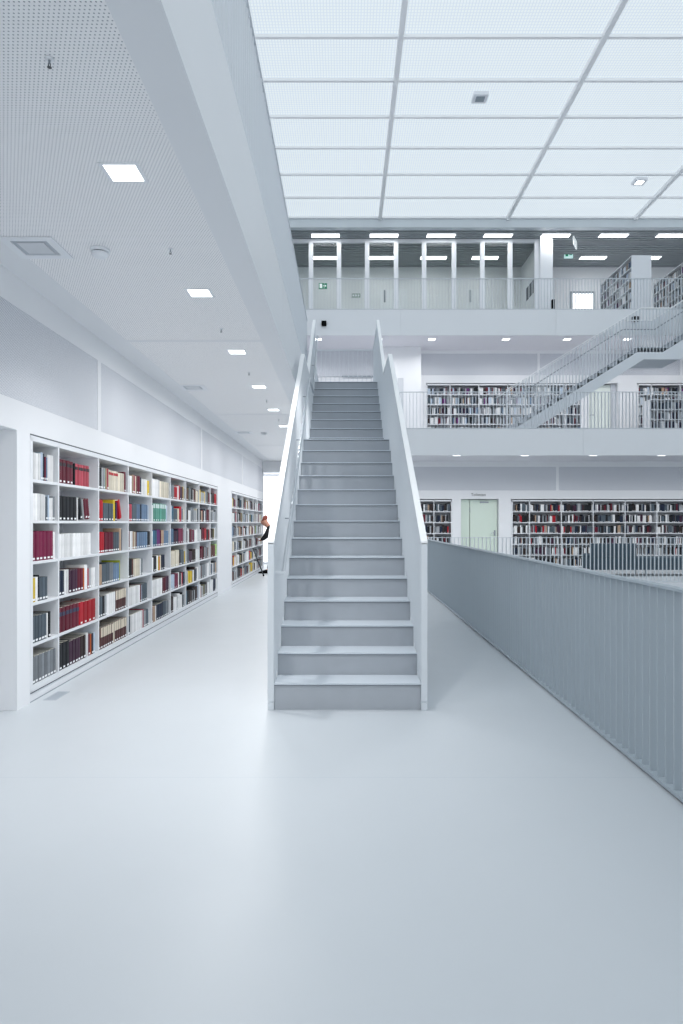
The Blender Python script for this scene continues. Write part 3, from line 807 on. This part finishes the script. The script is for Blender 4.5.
mb = MB(); mb.box(8.36, 8.43, W3 - 0.05, W3, Z3 + 0.08, 9.95); mb.box(9.22, 9.29, W3 - 0.05, W3, Z3 + 0.08, 9.95); mb.box(8.43, 9.22, W3 - 0.05, W3, 9.88, 9.95)
mb.build('window_frame', SEAM, w)
# doors on the back wall of the glazed room (slim handles seen through the glass)
for i, (px, lab) in enumerate(((384.5, 'flush white door behind the fourth pane of the upper glass partition'), (470, 'flush white door behind the seventh pane of the upper glass partition'))):
    x = (px - 345) * W3 / F
    dd = empty('door_%d' % (3 + i)); tag(dd, lab, 'door', None, 'structure')
    bx('door_leaf', x - 0.15, x + 0.85, W3 - 0.03, W3 - 0.002, Z3 + 0.085, Z3 + 2.6, WHITE, dd)
    bx('door_handle', x - 0.03, x + 0.03, W3 - 0.06, W3 - 0.03, 9.55, 10.0, STEEL, dd)
# signs
s = empty('exit_sign', P(323, 286, W3 - 0.03)); tag(s, 'small green exit pictogram sign on the back wall behind the glass partition', 'sign')
bx('sign_panel', -0.15, 0.15, -0.015, 0.015, -0.1, 0.1, GREENSIGN, s)
mb = MB(); mb.box(-0.125, -0.03, -0.018, -0.0155, -0.075, 0.075)
mb.box(0.0, 0.08, -0.018, -0.0155, -0.012, 0.012); mb.add([(0.08, -0.017, 0.04), (0.08, -0.017, -0.04), (0.13, -0.017, 0)], [(0, 1, 2)])
mb.build('pictogram', WHITESIGN, s)
s = empty('wall_sign', P(356, 295.5, W3 - 0.03)); tag(s, 'small grey-green plaque on the back wall behind the glass partition', 'sign')
bx('sign_panel', -0.16, 0.16, -0.01, 0.01, -0.07, 0.07, mat('grey_green_plaque', rgb(150, 172, 164), 0.5), s)
mb = MB()
for i in range(3): mb.box(-0.13 + i * 0.095, -0.06 + i * 0.095, -0.0125, -0.0105, -0.035, 0.035)
mb.build('plaque_field', WHITE, s)
c = P(568.5, 254.7, 24.2)
s = empty('exit_sign', c); tag(s, 'pale backlit exit sign hanging from the slatted ceiling, facing the hall', 'sign')
bx('sign_panel', -0.15, 0.15, -0.03, 0.03, -0.12, 0.09, PALESIGN, s)
mb = MB(); mb.tube([(-0.1, 0, 0.09), (-0.1, 0, 10.88 - c.z)], 0.008, 6); mb.tube([(0.1, 0, 0.09), (0.1, 0, 10.88 - c.z)], 0.008, 6); mb.build('hanger', STEEL, s)
mb = MB(); mb.box(-0.115, -0.02, -0.034, -0.0305, -0.07, 0.05); mb.box(0.02, 0.07, -0.034, -0.0305, -0.02, 0.0); mb.add([(0.07, -0.033, 0.025), (0.07, -0.033, -0.045), (0.12, -0.033, -0.01)], [(0, 1, 2)])
mb.build('pictogram', GREENSIGN, s)
c = P(575, 241.5, 22.9)
s = empty('hanging_sign', c, math.radians(62)); tag(s, 'white double sided sign hanging edge on from the slatted ceiling', 'sign')
bx('sign_panel', -0.28, 0.28, -0.02, 0.02, -0.17, 0.16, WHITESIGN, s)
bx('hanger', -0.2, 0.2, -0.006, 0.006, 0.16, max(0.17, 10.875 - c.z), STEEL, s)
c = P(553, 306, 22.3)
s = empty('narrow_box', (c.x, c.y, Z3 + 0.081)); tag(s, 'narrow black box standing beside the column on the upper gallery', 'box')
bx('box_body', -0.045, 0.045, -0.06, 0.06, 0, 1.12, BLACKP, s, 0.008)

# black square loudspeakers on the upper fascia
for i, (px, py, lb) in enumerate(((324, 324, 'small black square loudspeaker on the upper fascia above the near stair'), (634, 319.6, 'small black square loudspeaker on the upper fascia above the distant stair'))):
    c = P(px, py, Y3)
    s = empty('fascia_loudspeaker', (c.x, Y3 - 0.002, c.z)); tag(s, lb, 'speaker', 'loudspeakers on the upper fascia')
    bx('housing', -0.07, 0.07, -0.10, 0, -0.07, 0.07, BLACKP, s, 0.006)
    mb = MB(); mb.box(-0.06, 0.06, -0.104, -0.101, -0.06, 0.06); mb.build('grille', BLACKP, s)
    if i == 1: bx('bracket_arm', 0.09, 0.11, -0.09, 0, -0.07, 0.07, DARKMETAL, s)

# ------------------------------------------------------------------ ceiling fittings
def area(name, loc, sx, sy, power, parent, spread=150):
    l = bpy.data.lights.new(name, 'AREA'); l.shape = 'RECTANGLE'; l.size = sx; l.size_y = sy; l.energy = power
    l.color = (1.0, 0.985, 0.97); l.spread = math.radians(spread)
    o = bpy.data.objects.new(name, l); COL.objects.link(o); o.parent = parent; o.location = loc
    return o
DL_POWER, FAR_POWER, STRIP_POWER = 20.0, 14.0, 5.5
proto = None
for k in range(9):
    y = 3.46 + 1.81 * k
    r = empty('ceiling_light', (-1.12, y, CZ)); tag(r, f'square recessed downlight in the left aisle ceiling, {ORD[k]} from the camera', 'ceiling light', 'left aisle downlights')
    mb = MB()
    mb.box(-0.1, 0.1, -0.1, -0.08, -0.003, 0.002); mb.box(-0.1, 0.1, 0.08, 0.1, -0.003, 0.002); mb.box(-0.1, -0.08, -0.08, 0.08, -0.003, 0.002); mb.box(0.08, 0.1, -0.08, 0.08, -0.003, 0.002)
    mb.build('trim_ring', WHITE, r)
    bx('diffuser', -0.08, 0.08, -0.08, 0.08, -0.002, 0.001, LAMP, r)
    area('lamp', (0, 0, -0.008), 0.155, 0.155, DL_POWER * (1.0 if k < 2 else 1.1), r, 130 if k < 2 else 172)
for k in range(8):
    y = 2.61 + 1.81 * k
    r = empty('ceiling_sprinkler', (-1.13, y, CZ)); tag(r, f'small pendent sprinkler head in the left aisle ceiling, {ORD[k]} from the camera', 'sprinkler', 'left aisle sprinklers')
    MB().lathe([(0.028, 0), (0.026, -0.006), (0.012, -0.008)], (0, 0, 0), 16).build('escutcheon', WHITE, r, smooth=True)
    MB().tube([(0, 0, -0.006), (0, 0, -0.03)], 0.007, 8).build('sprinkler_body', STEEL, r)
    mb = MB(); mb.lathe([(0.004, -0.05), (0.014, -0.052), (0.014, -0.055), (0.003, -0.056)], (0, 0, 0), 12); mb.tube([(0.007, 0, -0.03), (0.006, 0, -0.05)], 0.003, 6); mb.tube([(-0.007, 0, -0.03), (-0.006, 0, -0.05)], 0.003, 6)
    mb.build('deflector', DARKMETAL, r)
    r.scale = (0.62, 0.62, 0.62)
for y, lb in ((4.43, 'round white smoke detector between the vent and the sprinkler overhead'), (13.4, 'round white smoke detector far along the left aisle ceiling')):
    r = empty('smoke_detector', (-1.59, y, CZ)); tag(r, lb, 'smoke detector', 'smoke detectors')
    MB().lathe([(0.062, 0), (0.062, -0.016), (0.055, -0.018)], (0, 0, 0), 24).build('detector_base', WHITE, r)
    MB().lathe([(0.044, -0.018), (0.044, -0.024)], (0, 0, 0), 24).build('sensing_slot', DARKMETAL, r)
    MB().lathe([(0.053, -0.024), (0.052, -0.038), (0.036, -0.052), (0.02, -0.054)], (0, 0, 0), 24).build('detector_cap', WHITE, r)
for k, y in enumerate((4.40, 8.95, 13.4)):
    r = empty('ceiling_vent', (-1.99, y, CZ)); tag(r, f'square white air vent in the left aisle ceiling, {ORD[k]} from the camera', 'vent', 'left aisle vents')
    mb = MB()
    for a, b, cc, dd2 in ((-.17, .17, -.17, -.115), (-.17, .17, .115, .17), (-.17, -.115, -.115, .115), (.115, .17, -.115, .115)): mb.box(a, b, cc, dd2, -0.006, 0.0)
    mb.build('vent_frame', WHITE, r)
    bx('vent_gap', -0.115, 0.115, -0.115, 0.115, -0.001, 0.0008, mat('vent_gap_grey', rgb(182, 188, 195), 0.6), r)
    mb = MB(); mb.box(-0.085, 0.085, -0.085, 0.085, -0.006, -0.0015); mb.build('vent_plate', mat('vent_grey', rgb(214, 217, 222), 0.5), r)
def small_downlight(x, y, z, label, group, power):
    r = empty('ceiling_light', (x, y, z)); tag(r, label, 'ceiling light', group)
    MB().box(-.12, .12, -.12, -.1, -.004, 0).box(-.12, .12, .1, .12, -.004, 0).box(-.12, -.1, -.1, .1, -.004, 0).box(.1, .12, -.1, .1, -.004, 0).build('trim_ring', WHITE, r)
    bx('diffuser', -0.1, 0.1, -0.1, 0.1, -0.003, -0.0005, LAMP, r)
    area('lamp', (0, 0, -0.008), 0.19, 0.19, power, r)
for k in range(7):
    small_downlight(1.14 + 1.79 * k, 17.85, CZ - 0.006, f'square downlight under the middle gallery slab, {ORD[k]} from the staircase', 'lowest far gallery downlights', FAR_POWER)
for k, x in enumerate((-0.8, 1.0, 2.57, 4.76, 6.57, 8.34, 10.1)):
    small_downlight(x, 20.2, 6.784, f'square downlight under the upper gallery slab, {ORD[k]} along from above the stair', 'middle far gallery downlights', FAR_POWER)
kk = 0
for row, (y, pxs, nm) in enumerate(((22.55, (325.5, 384, 441, 498, 555.5, 613.5, 671), 'front row'), (24.45, (326, 381, 433.5, 485, 539, 593, 647), 'back row'))):
    for k, px in enumerate(pxs):
        x = (px - 345) * y / F
        if row == 1 and px == 539: continue
        r = empty('strip_light', (x, y, 10.858)); tag(r, f'bright strip light in the grey slatted ceiling, {nm}, {ORD[k]} from the left', 'ceiling light', 'strip lights of the upper gallery')
        MB().box(-.475, .475, -.15, -.135, -.02, 0).box(-.475, .475, .135, .15, -.02, 0).box(-.475, -.46, -.135, .135, -.02, 0).box(.46, .475, -.135, .135, -.02, 0).build('light_frame', WHITE, r)
        bx('diffuser', -0.46, 0.46, -0.135, 0.135, -0.018, 0.0, STRIPLAMP, r)
        area('lamp', (0, 0, -0.025), 0.9, 0.26, STRIP_POWER, r)
# fittings in the skylight
for px, py, lb, lit in ((480, 99.5, 'small grey square box fixed beneath the skylight panes', False), (639.5, 183, 'small bright square spotlight fixed beneath the skylight panes', True)):
    dd3 = F * (ROOF - EYE - 0.1) / (523 - py)
    c = Vector(((px - 345) * dd3 / F, dd3, ROOF - 0.002))
    r = empty('skylight_fitting', c); tag(r, lb, 'ceiling light')
    bx('housing', -0.17, 0.17, -0.17, 0.17, -0.09, 0.0, WHITE, r, 0.01)
    bx('lens', -0.10, 0.10, -0.10, 0.10, -0.094, -0.0905, LAMP if lit else SEAM, r)
# floor vent beside the bookcase
r = empty('floor_vent', (-2.25, 5.33, 0.0)); tag(r, 'small pale floor grille by the foot of the near bookcase', 'vent')
VENTF = mat('floor_grille_grey', rgb(178, 186, 194), 0.5)
MB().box(-0.05, 0.05, -0.13, -0.12, 0.0, 0.003).box(-0.05, 0.05, 0.12, 0.13, 0.0, 0.003).box(-0.05, -0.042, -0.12, 0.12, 0.0, 0.003).box(0.042, 0.05, -0.12, 0.12, 0.0, 0.003).build('grille_frame', VENTF, r)
mb = MB()
for i in range(12): mb.box(-0.042, 0.042, -0.118 + i * 0.02, -0.107 + i * 0.02, 0.0, 0.0025)
mb.build('grille_bars', VENTF, r)

# ------------------------------------------------------------------ sofa on the lowest far gallery
r = empty('sofa', (6.27, 17.35, 0.0)); tag(r, 'slate blue-grey sofa with high back behind the lowest far railing', 'sofa')
bx('seat_base', 0, 4.0, 0, 0.75, 0.16, 0.47, SOFA, r, 0.02)
bx('backrest', 0, 1.15, 0.0, 0.14, 0.472, 0.83, SOFA, r, 0.02)
bx('seat_cushion', 0.0, 1.15, 0.15, 0.75, 0.472, 0.55, SOFA, r, 0.03)
for x in (0.1, 1.4, 2.7, 3.9):
    for y in (0.08, 0.67): MB().tube([(x, y, 0.0), (x, y, 0.16)], 0.018, 8).build('leg', STEEL, r)

# ------------------------------------------------------------------ leaning pole and reader at the end of the aisle
po = MB().tube([(-2.055, 17.3, 0.005), (-2.36 + 0.028, 17.28, 0.72)], [0.014, 0.02], 10).build('pole', DARKMETAL, None, smooth=True)
tag(po, 'thin dark pole leaning against the second left bookcase', 'pole')
MB().tube([(-2.058, 17.3, 0.001), (-2.049 - 0.02, 17.3, 0.045)], 0.021, 10).build('rubber_tip', BLACKP, po)

SKIN = mat('skin', rgb(206, 150, 128), 0.55, vary=0.04)
HAIR = mat('reddish_hair', rgb(150, 78, 66), 0.7, vary=0.2, scale=40)
JACK = mat('black_sweater', rgb(26, 28, 32), 0.85)
TROU = mat('grey_trousers', rgb(126, 130, 132), 0.85)
def skinned(name, pts, edges, radii, m, parent=None, sub=2, root=0):
    me = bpy.data.meshes.new(name); me.from_pydata([Vector(p) for p in pts], edges, [])
    o = bpy.data.objects.new(name, me); COL.objects.link(o)
    if parent is not None: o.parent = parent
    sm = o.modifiers.new('skin', 'SKIN'); sm.use_smooth_shade = True
    if not me.skin_vertices: 
        me.attributes.new('skin', 'FLOAT', 'POINT') if False else None
    bm = bmesh.new(); bm.from_mesh(me)
    lay = bm.verts.layers.skin.verify(); bm.verts.ensure_lookup_table()
    for i, v in enumerate(bm.verts):
        rr = radii[i]; v[lay].radius = (rr, rr) if not isinstance(rr, tuple) else rr
        v[lay].use_root = (i == root)
    bm.to_mesh(me); bm.free()
    ss = o.modifiers.new('sub', 'SUBSURF'); ss.levels = sub; ss.render_levels = sub
    me.materials.append(m)
    return o
pr = empty('person', (-1.74, 18.4, 0.0), 0); tag(pr, 'person in black bending over an open book beside the second left bookcase', 'person')
# local: faces -x (the shelves)
pts = [(0, 0, .92), (-.12, 0, 1.08), (-.25, 0, 1.20), (-.35, 0, 1.29), (-.44, 0, 1.37), (-.47, 0, 1.45),
       (0.0, .10, .88), (.06, .12, .48), (.16, .12, .09), (.06, .13, .04),
       (0.0, -.10, .88), (-.20, -.11, .50), (-.31, -.11, .10), (-.41, -.12, .045),
       (-.27, -.17, 1.21), (-.38, -.22, 1.00), (-.50, -.14, .885), (-.54, -.10, .885),
       (-.27, .17, 1.21), (-.38, .22, 1.00), (-.50, .14, .885), (-.54, .10, .885)]
edges = [(0, 1), (1, 2), (2, 3), (3, 4), (4, 5), (0, 6), (6, 7), (7, 8), (8, 9), (0, 10), (10, 11), (11, 12), (12, 13),
         (2, 14), (14, 15), (15, 16), (16, 17), (2, 18), (18, 19), (19, 20), (20, 21)]
rad = [(.15, .12), (.13, .11), (.15, .11), 0.055, .115, .095, .09, .058, .042, .038, .09, .058, .042, .038, .055, .043, .03, .026, .055, .043, .03, .026]
body = skinned('body', pts, edges, rad, SKIN, pr)
skinned('sweater', pts[0:3] + [(-.31, 0, 1.255)] + pts[14:17] + pts[18:21], [(0, 1), (1, 2), (2, 3), (2, 4), (4, 5), (5, 6), (2, 7), (7, 8), (8, 9)],
        [(.165, .135), (.15, .125), (.165, .125), .085, .08, .066, .042, .08, .066, .042], JACK, pr)
skinned('trousers', [pts[0]] + pts[6:9] + pts[10:13], [(0, 1), (1, 2), (2, 3), (0, 4), (4, 5), (5, 6)], [(.16, .13), .105, .075, .06, .105, .075, .06], TROU, pr)
skinned('hair', [(-.40, 0, 1.41), (-.43, 0, 1.475), (-.48, 0, 1.49)], [(0, 1), (1, 2)], [.10, .125, .10], HAIR, pr)
for sgn in (-1, 1):
    hand = [(-.535, .105 * sgn, .885)]; he = []; hr_ = [.022]
    for q in range(5):
        base = len(hand)
        hand += [(-.56, (.075 + .013 * q) * sgn, .876), (-.595 if q < 4 else -.57, (.07 + .013 * q) * sgn, .872), (-.615 if q < 4 else -.58, (.065 + .013 * q) * sgn, .876)]
        he += [(0, base), (base, base + 1), (base + 1, base + 2)]; hr_ += [.009, .0085, .007]
    skinned('hand', hand, he, hr_, SKIN, pr, 1)
for q, (fx, fy) in enumerate(((.06, .125), (-.41, -.115))):
    MB().prism([(fx - .17, 0.002), (fx + .10, 0.002), (fx + .10, .09), (fx + .02, .10), (fx - .12, .05), (fx - .17, .03)], fy - .045, fy + .045).build('shoe', BLACKP, pr, 0.012)
hb = empty('book', (-2.345, 18.4, 0.952)); hb.rotation_euler = (0, math.radians(6), 0)
tag(hb, 'open book held in the hands of the person in black', 'book')
MB().prism([(-.0, .0), (.20, .006), (.20, .012), (0, .006)], -.10, .10).build('cover', BMAT['S'], hb)
MB().prism([(0.004, .0065), (.196, .0125), (.194, .022), (.10, .028), (0.004, .014)], -.096, .096).build('pages', PAGES, hb)

# ------------------------------------------------------------------ light, world, camera
wd = bpy.data.worlds.new('World'); SC.world = wd; wd.use_nodes = True
bg = wd.node_tree.nodes['Background']
bg.inputs['Color'].default_value = (0.945, 0.972, 1.0, 1); bg.inputs['Strength'].default_value = 1.34

cam = bpy.data.cameras.new('Camera'); co = bpy.data.objects.new('Camera', cam); COL.objects.link(co)
cam.sensor_fit = 'VERTICAL'; cam.sensor_height = 36.0; cam.sensor_width = 24.0; cam.lens = 24.0
co.location = (0, 0, EYE); co.rotation_euler = (PI / 2, 0, 0)
cam.shift_x = -3.5 / 1024; cam.shift_y = 11 / 1024
cam.clip_start = 0.05; cam.clip_end = 200
SC.camera = co
vs = SC.view_settings
vs.view_transform = 'Standard'; vs.look = 'None'; vs.exposure = 0.0; vs.gamma = 1.0; vs.use_curve_mapping = False
try:
    SC.cycles.use_denoising = True
    SC.cycles.max_bounces = 8; SC.cycles.diffuse_bounces = 5
    SC.cycles.sample_clamp_indirect = 6.0
except Exception: pass
